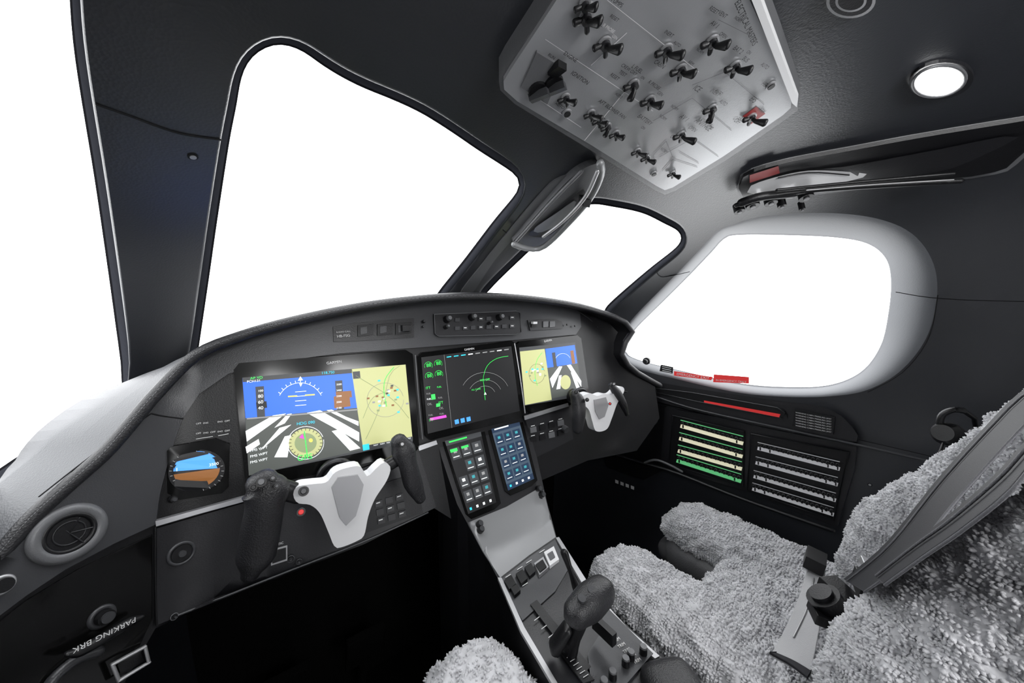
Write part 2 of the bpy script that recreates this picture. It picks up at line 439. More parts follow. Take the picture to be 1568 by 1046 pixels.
for i in range(34):
    u=random.uniform(900,1180);v=random.uniform(10,260)
    if inpoly(u+8,v+8,ob_i) and inpoly(u-12,v-12,ob_i) and inpoly(u,v+22,ob_i) and min((u-a)**2+(v-b)**2 for a,b in sws)>22**2: lab(random.choice(('NORM','OFF','TEST','ON','AUTO','HEAT','RESET')),u,v)
for u,v in((868,172),(1180,130),(1001,265)):
    p=cast(u,v,OV(.005));n=grad(p,OV()); mb.cyl(p,n,.005,.002,SATIN); mb.cyl(p+n*.002,n,.0035,.001,BLK)
mb.poly([(822,80),(862,104),(838,160),(798,134)],OV(.006),GREYM,ext=(0,0,.002))
for u,v in((823,136),(848,126)):
    p=cast(u,v,OV(.005));n=grad(p,OV())
    mb.cyl(p,n,.009,.004,BLK); mb.box(p+n*.007,(.005,.020,.008),GREY,(V3((.9,.3,0)).normalized(),V3((-.3,.9,0)).normalized(),n))
mb.box(cast(853,106,OV(.008)),(.010,.014,.006),BLK)
mb.poly([(1137,178),(1158,163),(1172,174),(1150,190)],OV(.0048),REDD)
def oline(a,b,w=1.0,m=LBL): mb.poly(quad(a,b,w),OV(.0052),m)
for a,b in(((835,60),(1000,170)),((930,0),(1070,110)),((895,215),(965,130)),((905,100),(960,50)),((800,135),(890,195))): oline(a,b,.8,WHT)
for a,b in(((1010,240),(1060,212)),((1060,212),(1100,240)),((1030,244),(1068,256)),((1030,244),(1014,262)),((1000,238),(1020,216)),((1020,216),(1030,240)),((1070,250),(1040,233)),((1100,30),(1160,60)),((1060,130),(1110,110)),((1110,110),(1170,160)),((1000,185),(1060,150)),((1060,150),(1120,200))): oline(a,b,.8,GREYM)
for st,u,v in(('ENGINE',862,82),('IGNITION',873,112),('RUN',838,84),('AUTO',849,158),('PUMPS',935,0),('HEAT',905,36)): lab(st,u,v,BLK,3.8)
for st,u,v in(('AFT BLOWER FAN',915,155),('BATTERY',975,178),('ICE',1060,135),('CABIN',1000,95),('CREW OXY',950,100),('VENT',1098,20),('ANTI ICE',1062,185)): lab(st,u,v,BLK,3.4)
mb.text('ELECTRICAL MASTERS',(1124,4),(1152,70),OV(.005),BLK)
mb.build(.0006,1)
# ---------------------------------------------------------------- ceiling fittings
mb=MB('dome_light')
mb.patch(ell(1441,124,50,28,-8),SH(.004),DKG,ext=(0,0,.01),step=40,sub=None)
mb.patch(ell(1438,124,39,22,-10),SH(.007),E_LAMP,ext=(0,0,.003),step=40)
mb.tpx(ell(1438,124,41,23.5,-10)+[ell(1438,124,41,23.5,-10)[0]],SH(.007),.0018,GREYM)
mb.build()
mb=MB('ceiling_air_vent')
for k,m,o in((38,SATIN,.006),(33,DKG,.009),(24,SATIN,.012),(20,BLK,.014)):
    mb.patch(ell(1303,2,k,k*.68,-5),SH(o),m,ext=(0,0,.006),step=30)
mb.build()
mb=MB('sun_visor')
vis=[(1128,288),(1140,266),(1200,247),(1300,228),(1420,206),(1568,182),(1640,170),(1640,207),(1575,236),(1545,261),(1500,271),(1470,275),(1380,283),(1250,298),(1150,308),(1134,302)]
mb.patch(vis,SH(.004),GREYM,ext=(0,0,.008),step=30,sub=60)
vi2=[(1131,288),(1143,268),(1200,250),(1300,231),(1420,209),(1568,185),(1640,173),(1640,204),(1570,232),(1542,257),(1500,268),(1470,272),(1380,280),(1250,295),(1152,305),(1136,299)]
mb.patch(vi2,SH(.010),BLK,ext=(0,0,.006),step=30,sub=60)
mb.patch([(1150,284),(1192,270),(1240,261),(1300,263),(1330,268),(1290,279),(1240,286),(1170,296),(1146,297)],SH(.013),WHT,step=30,sub=30)
mb.tpx([(1192,272),(1240,264),(1300,268)],SH(.014),.0012,BLK,8)
mb.patch([(1240,262),(1300,254),(1420,232),(1560,206),(1500,240),(1440,262),(1330,275)],SH(.0125),DKG,step=30,sub=24)
mb.poly([(1148,268),(1192,254),(1194,265),(1148,280)],SH(.014),REDD)
mb.tpx([(1128,314),(1160,303),(1230,293),(1320,286),(1470,277)],SH(.028),.0042,BLK,14)
mb.tpx([(1190,291),(1300,280),(1460,266)],SH(.030),.0028,BLK,10)
mb.tpx([(1235,291),(1330,283),(1460,275)],SH(.034),.0010,SATIN,10)
for u,v,rr in((1130,313,.009),(1150,305,.011),(1178,300,.010),(1232,292,.011),(1195,305,.007),(1226,310,.005)):
    p=cast(u,v,SH(.018)); n=grad(p,s0); mb.cyl(p,n,rr,.016,BLK); mb.cyl(p+n*.016,n,rr*.4,.002,GREYM)
mb.tpx([(1136,310),(1165,301),(1215,296)],SH(.026),.008,BLK,8)
mb.build()
mb=MB('grab_handle')
mb.patch([(884,264),(918,250),(921,266),(903,302),(868,342),(829,379),(786,374),(800,354),(842,306)],SH(.012),GREYM,ext=(0,.02,.02),step=25,sub=50)
mb.patch([(856,318),(896,288),(884,320),(866,340),(838,362),(808,360),(818,350)],SH(.016),DKG,step=20,sub=26)
mb.patch([(852,326),(882,306),(872,328),(850,346),(826,356),(818,350)],SH(.018),GREYL,step=20,sub=26)
mb.tpx([(919,250),(920,268),(904,302),(870,342),(832,378),(806,380),(787,374)],SH(.028),.0055,GREYL,22)
mb.tpx([(915,262),(897,300),(865,336),(832,362)],SH(.032),.003,SATIN,14)
mb.tpx([(890,262),(845,308),(803,355),(787,373)],SH(.016),.003,GREYM,12)
mb.poly([(894,306),(906,306),(903,318),(893,316)],SH(.034),BLK,ext=(0,.01,.01))
mb.build()
mb=MB('trim_2')
mb.patch([(880,268),(842,304),(800,350),(758,398),(722,450),(704,450),(742,400),(786,346),(822,304),(850,276)],SH(.003),GREYM,ext=(0,.01,.01),step=30,sub=50)
mb.build()
# ---------------------------------------------------------------- glareshield + instrument panel
rim=[(-90,945),(-40,893),(0,850),(50,792),(105,742),(160,694),(205,643),(240,602),(300,544),(370,514),(450,491),(550,470),(640,458),(720,453),(800,456),(880,467),(935,483),(963,497),(969,508),(960,521),(953,535),(955,550),(975,570),(1010,590)]
rim=cat(rim,72,False)
mb=MB('glareshield')
RP=[cast(u,v,B) for u,v in rim]
mb.loft(RP,[(.0085,.0085)]*len(RP),LEA,up=(.1,-1,.2),seg=12)
n=len(RP); si=SH(.002)
def topmove(p,d):
    kl=min(1,max(0,(-.06-p.x)/.1)); kr=min(1,max(0,(p.x-.8)/.1))
    q=p+V3((-.7*d*kl+.4*d*kr,d*(1-.5*kl),-.02*(d/.3)-.05*(d/.3)**2*(1-kl)+.006))
    k=1.0
    while si(p.lerp(q,k))<0 and k>.02: k-=.02
    return p.lerp(q,k)
DD=(0,.03,.06)
V=[]
for d in DD: V+=[topmove(p,d) for p in RP]
mb.add(V,[[k*n+i,k*n+i+1,(k+1)*n+i+1,(k+1)*n+i] for k in range(len(DD)-1) for i in range(n-1)],SILL,True)
V=[p+V3((0,0,-.006)) for p in RP]+[p+V3((0,.07,-.004)) for p in RP]
mb.add(V,[[i,i+1,n+i+1,n+i] for i in range(n-1)],BLK,True)
for i in range(4,n-8):
    for q in(0,.33,.66):
        a=RP[i].lerp(RP[i+1],q);b=RP[i].lerp(RP[i+1],q+.17)
        o=V3((0,-.0086,.002)); mb.tube([a+o,b+o],.0004,GREYM,4)
mb.build()
mb=MB('glareshield_top')      # rest of the glareshield top / window sill running out to the liner
V=[];DD=(.06,.10,.2,.3,.5)
for d in DD: V+=[topmove(p,d) for p in RP]
mb.add(V,[[k*n+i,k*n+i+1,(k+1)*n+i+1,(k+1)*n+i] for k in range(len(DD)-1) for i in range(n-1)],SILL,True)
mb.build()
mb=MB('instrument_panel')
base=[(-90,950),(0,852),(50,794),(105,744),(160,696),(205,645),(240,604),(300,545),(370,515),(450,492),(550,471),(640,459),(720,454),(800,457),(880,468),(935,484),(958,500),(958,520),(952,545),(968,572),(1003,592),(1010,640),(975,690),(900,705),(830,735),(760,800),(700,800),(665,778),(560,832),(420,887),(270,947),(238,962),(190,1046),(170,1120),(-90,1120)]
mb.patch(base,A(0),BLK,ext=(0,.03,0),step=35)
gf=[(-90,948),(0,851),(50,793),(105,743),(160,695),(205,644),(240,603),(300,545),(370,515),(450,492),(550,471),(640,459),(720,454),(800,457),(870,466),(888,478),(890,500),(882,512),(780,521),(640,532),(520,541),(420,554),(350,572),(305,603),(280,640),(262,690),(245,755),(238,803),(175,832),(100,872),(40,912),(-90,1010)]
mb.patch(gf,A(.006),GREY,ext=(0,.006,0),step=35)
mb.tpx([(888,478),(915,500),(925,530),(920,560),(930,590),(960,600)],A(.004),.002,DKG,12)
mb.tpx([(232,633),(250,637),(280,641)],A(.0065),.001,RUB,6)
mb.tpx([(232,633),(150,690),(60,760)],A(.007),.0008,RUB,10)
mb.patch([(238,798),(300,781),(376,760),(377,767),(300,788),(239,806)],A(.008),SIL,ext=(0,.006,0),step=30)
mb.patch([(240,809),(300,791),(377,769),(460,752),(600,700),(640,688),(668,776),(560,830),(420,885),(270,945),(240,957)],A(.005),DKG,ext=(0,.004,0),step=35)
mb.tpx([(238,808),(238,880),(240,958)],A(.006),.001,RUB,8)
mb.tpx([(270,943),(420,883),(560,828),(655,785)],A(.007),.0016,GREY,12)
mb.patch([(-60,1000),(40,920),(120,872),(232,820),(232,950),(190,1040),(150,1110),(-60,1110)],A(.005),GLS,ext=(0,.004,0),step=35)
mb.tpx([(60,1080),(82,1040),(120,1008),(150,998)],A(.012),.006,GREY,12)
mb.patch([(640,683),(668,674),(670,680),(642,690)],A(.009),SIL,step=30)
mb.poly([(803,636),(872,616),(878,672),(822,700)],A(.008),DKG,ext=(0,.006,0))
mb.poly([(803,637),(870,617),(871,622),(804,643)],A(.011),SIL,ext=(0,.003,0))
for i in range(4):
    for j in range(2):
        u=812+i*14;v=655+j*15-i*3.5; mb.poly([(u,v),(u+9,v-2),(u+10,v+6),(u+1,v+8)],A(.011),GREYM if (i+j)%3==0 else BLK,ext=(0,.002,0))
        mb.poly([(u+1,v-3),(u+7,v-4.4),(u+7,v-3.4),(u+1,v-2)],A(.009),LBL)
p=cast(863,655,A(.008)); mb.cyl(p,(0,-1,-.2),.009,.014,GREY)
def knob(u,v,r,h=.012,mat=BLK,f=None,cap=GREY):
    f=f or A(.014); p=cast(u,v,f);n=grad(p,f); mb.cyl(p,n,r,h,mat,r2=r*.85); mb.cyl(p+n*h,n,r*.6,h*.4,cap,r2=r*.5)
mb.patch([(510,500),(545,494),(634,487),(634,516),(545,522),(511,523)],A(.009),DKG,ext=(0,.004,0),step=60)
for x in(548,578,606):
    k=(x-548)*-.05
    mb.poly([(x,498+k),(x+24,496+k),(x+24,512+k),(x,515+k)],A(.013),BLK,ext=(0,.004,0))
    mb.poly([(x+4,501+k),(x+14,500+k),(x+14,510+k),(x+4,512+k)],A(.015),GREY,ext=(0,.002,0))
mb.box(cast(622,502,A(.02)),(.02,.014,.012),BLK)
mb.text('RADIO CALL',(515,510),(537,508),A(.012),LBL); mb.text('HB-FSG',(516,517),(536,515),A(.012),LBL)
knob(649,492,.004,.004)
mb.patch([(665,481),(790,476),(796,479),(798,508),(790,512),(672,515),(666,511)],A(.012),DKG,ext=(0,.006,0),step=60)
mb.tpx([(665,481),(790,476),(796,479),(798,508),(790,512),(672,515),(666,511),(665,481)],A(.013),.0009,GREYM)
for u,v,rr in((684,489,.009),(722,486,.009),(764,486,.009),(682,501,.005),(748,495,.004)): knob(u,v,rr,.014,BLK,A(.014),GREYM)
for i in range(16):
    u=697+(i%8)*12; v=500-(i//8)*13-(i%8)*.5
    if i//8==1 and i%8 in(1,2,5,6): continue
    mb.poly([(u,v),(u+7,v-.4),(u+7,v+5),(u,v+5.4)],A(.0145),GREY,ext=(0,.002,0))
    if i%2: mb.poly([(u+1.5,v+1.5),(u+5.5,v+1.5),(u+5.5,v+2.8),(u+1.5,v+2.8)],A(.015),LBL)
mb.patch([(808,490),(850,488),(860,492),(862,503),(812,506)],A(.010),DKG,ext=(0,.004,0),step=60)
for u in(814,832,842): mb.poly([(u,492),(u+8,491.5),(u+8,500),(u,501)],A(.013),GREYM if u>820 else BLK,ext=(0,.003,0))
mb.box(cast(818,494,A(.02)),(.014,.01,.006),WHT)
for u,v in((868,497),(648,500),(880,499)): knob(u,v,.003,.002)
for q in([(358,566),(366,556),(622,536),(632,542),(642,684),(636,692),(386,748),(376,742)],[(640,546),(646,540),(784,522),(791,527),(803,632),(798,640),(660,674),(652,668)],[(790,528),(796,523),(884,513),(890,518),(903,608),(898,615),(812,632),(805,627)]):
    mb.patch(q,A(.009),GLS,ext=(0,.010,0),step=200,smooth=False)
for a,b in(((500,558),(523,555)),((711,537),(726,535)),((833,524),(845,522))): mb.text('GARMIN',a,b,A(.0095),LBL)
mb.tpx([(788,526),(796,575),(804,632)],A(.012),.0016,SATIN)
mb.tpx([(636,544),(640,600),(647,672)],A(.011),.001,GREYM)
for i in range(5):
    for j in range(2):
        if (i,j) in((2,0),): continue
        mb.text('ENG' if i%2 else 'OFF',(300+i*11,650+j*15-i*1),(308+i*11,649+j*15-i*1),A(.006),LBL)
for a,b in(((300,672),(326,668)),((334,667),(350,664))): mb.poly(quad(a,b,.8),A(.006),LBL)
def D(px,m,o): mb.poly(px,A(o),m)
# --- left primary flight display
D([(371,578),(621,558),(632,676),(381,728)],E_DGR,.0095)
D([(371,578),(539,565),(545,602),(549,628),(376,640)],E_BLUE,.0099)
D([(371,578),(539,565),(540,571),(372,585)],E_DGR,.0101)
D([(376,640),(549,624),(556,688),(381,728)],E_GND,.0100)
for q in([(376,660),(418,636),(438,633),(378,676)],[(398,690),(428,655),(446,650)],[(470,632),(490,628),(550,662),(550,676)],[(440,634),(447,633),(436,648),(420,655)],[(500,628),(508,627),(530,638),(549,645),(549,652)],[(420,700),(436,668),(446,666),(440,700)],[(508,660),(520,657),(552,686),(536,690)],[(376,684),(396,672),(398,680),(378,694)]): D(q,E_RUN,.0103)
D(quad((378,641),(548,627),2),E_LGR,.0105)
D(ell(468,678,26,22,-10,32),E_MAP,.0106); D(ell(468,678,17,15,-10,24),E_MAP2,.0108)
mb.tpx(ell(468,678,28,25,-10,32),A(.0106),.0005,E_RUN)
for i in range(24):
    a=i*math.pi/12; D(quad((468+22*math.cos(a),678+19*math.sin(a)),(468+26*math.cos(a),678+22.5*math.sin(a)),.8),E_BLK,.0110)
D(quad((466,660),(471,702),1.5),E_GRN,.0112)
D([(458,670),(463,664),(466,672)],E_MAG,.0111); D(ell(476,674,3,3),E_YEL,.0111)
D([(391,592),(404,591),(406,640),(394,642)],E_DGR,.0103); D([(513,583),(524,582),(527,626),(516,628)],E_DGR,.0103)
D([(392,616),(408,614),(409,624),(393,626)],E_BLK,.0105); D([(514,600),(538,598),(539,608),(515,610)],E_BRN,.0106); D([(511,607),(535,604),(537,622),(512,625)],E_BRN,.0105)
for i,s in enumerate(('100','80','60','40')): mb.text(s,(395,600+i*9),(403,599.3+i*9),A(.0108),E_RUN)
for i in range(5): mb.text('3%d00'%(5-i),(515,590+i*9),(523,589.3+i*9),A(.0108),E_RUN)
D([(458,587),(463,587),(460.5,592)],E_RUN,.0108);D([(456,583),(464,582),(460,576)],E_RUN,.0104)
arc=[(460+36*math.sin(t),622-36*math.cos(t)) for t in [x*.12 for x in range(-9,10)]]
mb.tpx(arc,A(.0104),.0004,E_RUN)
for t in [x*.2 for x in range(-5,6)]: D(quad((460+36*math.sin(t),622-36*math.cos(t)),(460+40*math.sin(t),622-40*math.cos(t)),.9),E_RUN,.0104)
for j in range(4): D(quad((452,600+j*7),(469,598.6+j*7),.8),E_RUN,.0104)
D([(441,606),(455,605),(455,607),(441,608)],E_YEL,.0106);D([(467,604),(482,603),(482,605),(467,606)],E_YEL,.0106)
mb.text('PCH131',(378,586),(398,584),A(.0106),E_RUN); mb.text('AP YD',(383,581),(402,579.6),A(.0105),E_GRN); mb.text('118.750',(492,573),(512,571.5),A(.0105),E_CYA)
mb.text('HDG 090',(454,651),(482,648),A(.0105),E_CYA);mb.text('GPS',(455,706),(478,702),A(.0105),E_GRN)
for i in range(3): mb.text('FMS WPT',(383,698+i*9-6),(410,692+i*9-6),A(.0105),E_RUN)
D([(538,565),(621,558),(632,676),(556,687)],E_MAP,.0101)
for pl in([(560,672),(575,640),(590,600),(598,572),(612,560)],[(590,600),(570,610),(556,640)],[(592,604),(610,620),(626,640)],[(545,575),(570,590),(590,602)]): mb.tpx(pl,A(.0104),.0004,E_MAP2,12)
mb.tpx([(592,622),(588,600),(590,580),(603,562)],A(.0106),.0006,E_GRN,12)
for i in range(26):
    a=random.gauss(590,13);b=random.gauss(612,13)
    if 545<a<622 and 568<b<670: D([(a,b),(a+4,b-.4),(a+4,b+2.2),(a,b+2.6)],random.choice([E_MAP2,E_RUN,E_BRN,E_CYA,E_LGR,E_DGR]),.0105+.00001*i)
mb.tpx(ell(590,612,28,26,0,28),A(.0105),.0003,E_LGR)
D([(540,569),(551,568),(552,579),(541,580)],E_DGR,.0104);D([(556,683),(632,668),(632,676),(556,688)],E_DGR,.0104)
D([(555,681),(565,679),(566,688),(556,690)],E_CYA,.0108)
for i in range(6): mb.text('NAV',(572+i*10,683-i*2),(579+i*10,681.6-i*2),A(.0108),E_RUN)
# --- centre display
D([(645,547),(783,530),(796,629),(655,664)],E_BLK,.0095)
mb.tpx([(680,543),(692,655)],A(.0099),.0003,E_LGR)
for u,v in((656,560),(671,557),(657,576),(672,573)):
    mb.tpx([(u+6*math.cos(t),v+6*math.sin(t)) for t in [x*.4-3.6 for x in range(11)]],A(.0102),.0004,E_GRN)
    mb.text('88',(u-3,v+2),(u+4,v+1),A(.0102),E_GRN)
for j in range(7):
    for i in range(2):
        if (j*2+i)%5==3: continue
        mb.text(random.choice(('OIL','FUEL','ITT','N1')) ,(652+i*17+j*.8,596+j*8.2-i*2),(659+i*17+j*.8,595-i*2+j*8.2),A(.0102),random.choice((E_GRN,E_GRN,E_RUN,E_LGR)))
for q in([(660,604),(666,603),(667,611),(661,612)],[(668,618),(674,617),(674,622),(668,623)],[(658,640),(683,635),(684,639),(659,644)]): D(q,E_GRN if q[0][0]!=658 else E_MAG,.0101)
for rr in(16,26,38):
    mb.tpx([(743+rr*math.sin(t),606-rr*.95*math.cos(t)) for t in [x*.16-1.1 for x in range(15)]],A(.0102),.0004,E_LGR)
mb.tpx([(743,612),(741,590),(740,578),(746,560),(760,549),(778,545)],A(.0104),.0005,E_GRN,16)
mb.text('WX OFF',(735,584),(750,582),A(.0104),E_GRN); D([(741,604),(745,604),(743,600)],E_RUN,.0104);mb.text('ALL CLEAR',(722,598),(736,596),A(.0104),E_GRN)
for i in range(9): D([(684+i*11,546-i*1.4),(691+i*11,545-i*1.4),(691+i*11,546.5-i*1.4),(684+i*11,547.5-i*1.4)],random.choice((E_RUN,E_LGR,E_LGR,E_CYA)),.0102)
for i in range(3): D([(696+i*9,643-i*2),(702+i*9,641.5-i*2),(703+i*9,648-i*2),(697+i*9,649.6-i*2)],E_BLUE2,.0102)
# --- right primary flight display
D([(795,532),(881,524),(893,606),(803,621)],E_DGR,.0095)
D([(796,538),(834,534),(845,612),(804,620)],E_MAP,.0099)
mb.tpx([(823,590),(819,572),(822,552),(830,540)],A(.0104),.0005,E_GRN,10)
for i in range(16):
    a=random.gauss(821,7);b=random.gauss(572,9)
    if 800<a<838 and 542<b<610: D([(a,b),(a+3,b-.4),(a+3,b+1.8),(a,b+2)],random.choice([E_MAP2,E_RUN,E_LGR,E_CYA]),.0102+.00001*i)
mb.tpx(ell(822,572,12,15,0,22),A(.0102),.0003,E_DGR)
D([(835,534),(880,528),(884,556),(838,563)],E_BLUE,.0099);D([(838,563),(884,556),(892,600),(845,610)],E_GND,.0099)
for q in([(842,580),(856,561),(861,561),(846,594)],[(868,559),(874,558),(890,583),(890,592)],[(852,596),(856,575),(860,574),(858,595)],[(874,570),(878,570),(889,596),(884,598)]): D(q,E_RUN,.0103)
D(ell(866,585,8,11,0,20),E_MAP,.0106)
D([(845,540),(850,539),(853,562),(848,563)],E_DGR,.0103);D([(873,537),(878,536),(881,556),(876,557)],E_BRN,.0103)
mb.tpx([(862+13*math.sin(t),556-15*math.cos(t)) for t in [x*.2-1 for x in range(11)]],A(.0104),.0004,E_RUN)
# --- standby instrument
mb.patch([(256,690),(262,684),(330,672),(352,680),(350,745),(340,755),(275,765),(258,755)],A(.008),GLS,ext=(0,.006,0),step=80)
D(ell(301,721,44,32,-12,36),E_BLK,.0092)
e=ell(301,719,36,28,-12,36)
D([q for q in e if q[1]<722-(q[0]-301)*.12],E_BLUE2,.0096); D([q for q in e if q[1]>719-(q[0]-301)*.12],E_BRN,.0095)
for j in range(5): D(quad((290,702+j*8),(312,699+j*8),.9),E_RUN,.0100)
D([(266,712),(284,708),(285,722),(267,726)],E_BLK,.0099);D([(318,702),(336,698),(337,716),(319,719)],E_BLK,.0099)
mb.text('120',(268,722),(283,719),A(.0103),E_RUN);mb.text('3500',(320,714),(335,711),A(.0103),E_RUN)
for a in range(0,360,15): D(quad((301+38*math.cos(math.radians(a)),721+28*math.sin(math.radians(a))),(301+42*math.cos(math.radians(a)),721+31*math.sin(math.radians(a))),.8),E_LGR,.0097)
knob(264,764,.005,.008,BLK,A(.01))
def fit(u,v,r,m1,m2,f=None):
    f=f or A(.007); p=cast(u,v,f);n=grad(p,f); mb.ring(p,n,r,r*.16,m1); mb.cyl(p,n,r*.8,.002,m2); mb.cyl(p+n*.002,n,r*.3,.004,GREY)
fit(278,847,.014,GREY,BLK); fit(445,856,.005,GREY,BLK); fit(458,860,.004,GREY,BLK); fit(267,944,.004,GREYM,BLK)
mb.poly([(414,843),(440,836),(440,858),(415,866)],A(.010),SATIN,ext=(0,.003,0)); mb.poly([(416,845),(438,839),(438,856),(417,863)],A(.0125),BLK,ext=(0,.002,0))
mb.text('STATIC',(416,838),(434,832),A(.008),LBL)
mb.poly([(548,752),(636,725),(648,785),(560,816)],A(.008),BLK,ext=(0,.002,0))
for i in range(3):
    for j in range(3):
        u=574+i*16+j*2;v=768-i*5+j*13
        mb.poly([(u,v),(u+11,v-3),(u+12,v+6),(u+1,v+9)],A(.010),DKG,ext=(0,.003,0)); 
        if (i+j)%2==0: mb.poly([(u+2,v+2),(u+8,v),(u+8,v+1.6),(u+2,v+3.6)],A(.011),LBL)
mb.build(.0006,1)
mb=MB('air_vent'); f=A(.008); p=cast(106,816,f); n=grad(p,f)
mb.ring(p,n,.0265,.0065,GREYM,48,12,.8); mb.ring(p+n*.001,n,.0205,.003,BLK,48,12); mb.cyl(p-n*.002,n,.022,.003,BLK); mb.ring(p+n*.001,n,.013,.001,DKG,30)
for a in range(3):
    d=V3((math.cos(a*1.05),0,math.sin(a*1.05))); mb.tube([p+n*.001-d*.018,p+n*.001+d*.018],.0008,DKG,6)
mb.build()
mb=MB('parking_brake_handle'); f=A(.03)
p=[cast(u,v,f) for u,v in((104,1001),(125,996),(160,976),(195,955),(216,945))]
mb.loft(p,[(.003,.004),(.006,.006),(.006,.007),(.006,.006),(.003,.004)],BLK,up=(0,-1,.2),res=16)
mb.text('PARKING BRK',(208,944),(110,993),A(.0375),LBL)
q=cast(156,944,A(.005)); n=grad(q,f); mb.ring(q,n,.010,.003,GREY); mb.cyl(q,n,.008,.012,BLK); mb.cyl(q+n*.012,n,.006,.003,GREY)
mb.tube([cast(160,976,A(.0)),cast(160,976,A(.03))],.005,BLK)
mb.build()
mb=MB('panel_buckle')  # square metal buckle with a dark plate behind it
o4=[(172,1017),(222,990),(228,1014),(182,1042)]
P4=[cast(u,v,A(.02)) for u,v in o4]
for i in range(4): mb.loft([P4[i],P4[(i+1)%4]],[(.0018,.003)]*2,SATIN,up=(0,-1,.1),seg=8)
mb.poly([(180,1018),(216,999),(220,1012),(186,1034)],A(.012),BLK,ext=(0,.02,0))
mb.build()
mb=MB('oxygen_mask_stowage_latch'); p=cast(2,896,A(.01)); n=grad(p,A()); mb.ring(p,n,.008,.002,SATIN); mb.cyl(p,n,.007,.006,BLK); mb.build()
mb=MB('rudder_pedals')
for x in(.0,.17,.62,.80):
    mb.box((x,.90,-.90),(.09,.02,.14),CARPSH,(V3((1,0,0)),V3((0,.9,.4)).normalized(),V3((0,-.4,.9)).normalized()))  # pedals darkened in colour to sink into the unlit footwell
    mb.tube([(x,.92,-.93),(x,.97,-1.09)],.012,CARPSH)
mb.build(.004)
# ---------------------------------------------------------------- centre pedestal
mb=MB('centre_pedestal')
ped=[(668,668),(676,700),(700,772),(716,802),(742,848),(765,890),(800,962),(850,1046),(905,1140),(1130,1140),(1062,1046),(1003,998),(905,905),(880,868),(853,826),(838,770),(822,700),(803,635),(740,650)]
mb.patch(ped,C(0),DKG,ext=(0,0,-.52),step=18,extmat=BLK,smooth=False)
mb.patch([(716,800),(775,776),(831,744),(842,790),(851,822),(810,850),(766,884),(740,845)],C(.003),PEDG,ext=(0,0,-.003),step=12,smooth=True)
mb.patch([(766,888),(812,852),(850,826),(872,868),(850,905),(800,950)],C(.003),GREY,ext=(0,0,-.003),step=30)
mb.patch([(762,884),(768,884),(803,960),(854,1046),(905,1140),(893,1140),(845,1046),(797,965)],C(.004),SATIN,ext=(0,0,-.006),step=30)
mb.patch([(851,823),(856,822),(905,899),(960,960),(1010,1004),(1003,1008),(950,964),(900,908)],C(.004),SATIN,ext=(0,0,-.006),step=30)
mb.patch([(905,905),(1000,1000),(960,1046),(905,1046),(900,1000),(925,960)],C(.005),GREY,ext=(0,0,-.006),step=30)
def CP(px,m,o=.005,h=.004): mb.poly(px,C(o),m,ext=(0,0,-h))
for q in([(676,672),(741,654),(767,770),(758,779),(722,794),(713,786)],[(746,653),(799,639),(823,735),(815,743),(782,758),(773,751)]):
    mb.patch(q,C(.005),GLS,ext=(0,.004,-.006),step=200,smooth=False)
def T(px,m,o=.0062): mb.poly(px,C(o),m)
def bil(q,s,t):
    a=V3(q[0]).lerp(V3(q[1]),s);b=V3(q[3]).lerp(V3(q[2]),s);c=a.lerp(b,t);return (c.x,c.y)
QL=[(681,675),(736,660),(760,769),(717,787)];QR=[(752,656),(795,644),(818,733),(778,751)]
def TR(q,s0_,t0_,s1_,t1_,m,o): T([bil(q,s0_,t0_),bil(q,s1_,t0_),bil(q,s1_,t1_),bil(q,s0_,t1_)],m,o)
TR(QL,0,0,1,1,E_BLK,.0058); TR(QR,0,0,1,1,E_STL,.0058)
TR(QR,0,0,1,.08,E_NAV,.0061); TR(QR,0,.90,1,1,E_NAV,.0061); TR(QL,0,.0,1,.07,E_DGR,.0061)
rr_=random.Random(3)
for q in(QL,QR):
    for j in range(4):
        for i in range(3):
            if q is QL and j==1 and i==0: continue
            a,b=.06+i*.31,.12+j*.195
            TR(q,a,b,a+.26,b+.155,E_DGR if q is QL else E_NAV,.0061)
            TR(q,a+.08,b+.03,a+.17,b+.07,rr_.choice((E_RUN,E_LGR,E_LGR,E_TEAL)) if q is QL else rr_.choice((E_LGR,E_TEAL,E_TEAL)),.0063)
            TR(q,a+.03,b+.115,a+.21,b+.125,E_RUN,.0064)
    for i in range(4): TR(q,.10+i*.23,.93,.17+i*.23,.965,E_CYA if i==0 else E_RUN,.0066)
TR(QL,.10,.02,.6,.04,E_GRN,.0064); TR(QL,.06,.13,.26,.17,E_GRN,.0065); TR(QL,.38,.13,.58,.16,E_GRN,.0065); TR(QR,.1,.02,.6,.04,E_RUN,.0064)
for u,v in((733,803),(823,748),(735,812),(828,757)):
    p=cast(u,v,C(.004)); n=grad(p,C()); mb.cyl(p,n,.007,.009,BLK); mb.cyl(p+n*.009,n,.005,.005,GREY)
for px,m in(([(790,878),(800,871),(808,885),(798,893)],BLK),([(803,868),(813,861),(820,874),(811,882)],BLK),([(772,888),(783,880),(790,893),(780,902)],BLK),([(818,862),(832,852),(840,868),(826,880)],SATIN),([(833,845),(848,836),(856,856),(842,866)],WHT),([(782,900),(792,893),(797,903),(788,911)],BLK)): CP(px,m,.010,.008)
CP([(820,864),(831,856),(837,867),(827,875)],BLK,.013,.006)
CP([(838,848),(846,843),(850,852),(843,857)],GREYM,.013,.006)
for i,(u,v) in enumerate(((774,884),(792,872),(806,862),(800,897),(826,846))): mb.poly(quad((u,v),(u+8,v-5),1),C(.005),LBL)
CP([(812,925),(822,918),(905,1020),(893,1032)],BLK,.0055,.003)
for i in range(7): mb.poly(quad((818+i*11,950+i*13),(826+i*11,944+i*13),1.2),C(.006),LBL)
CP([(852,990),(866,984),(910,1040),(893,1046)],BLK,.007,.003)
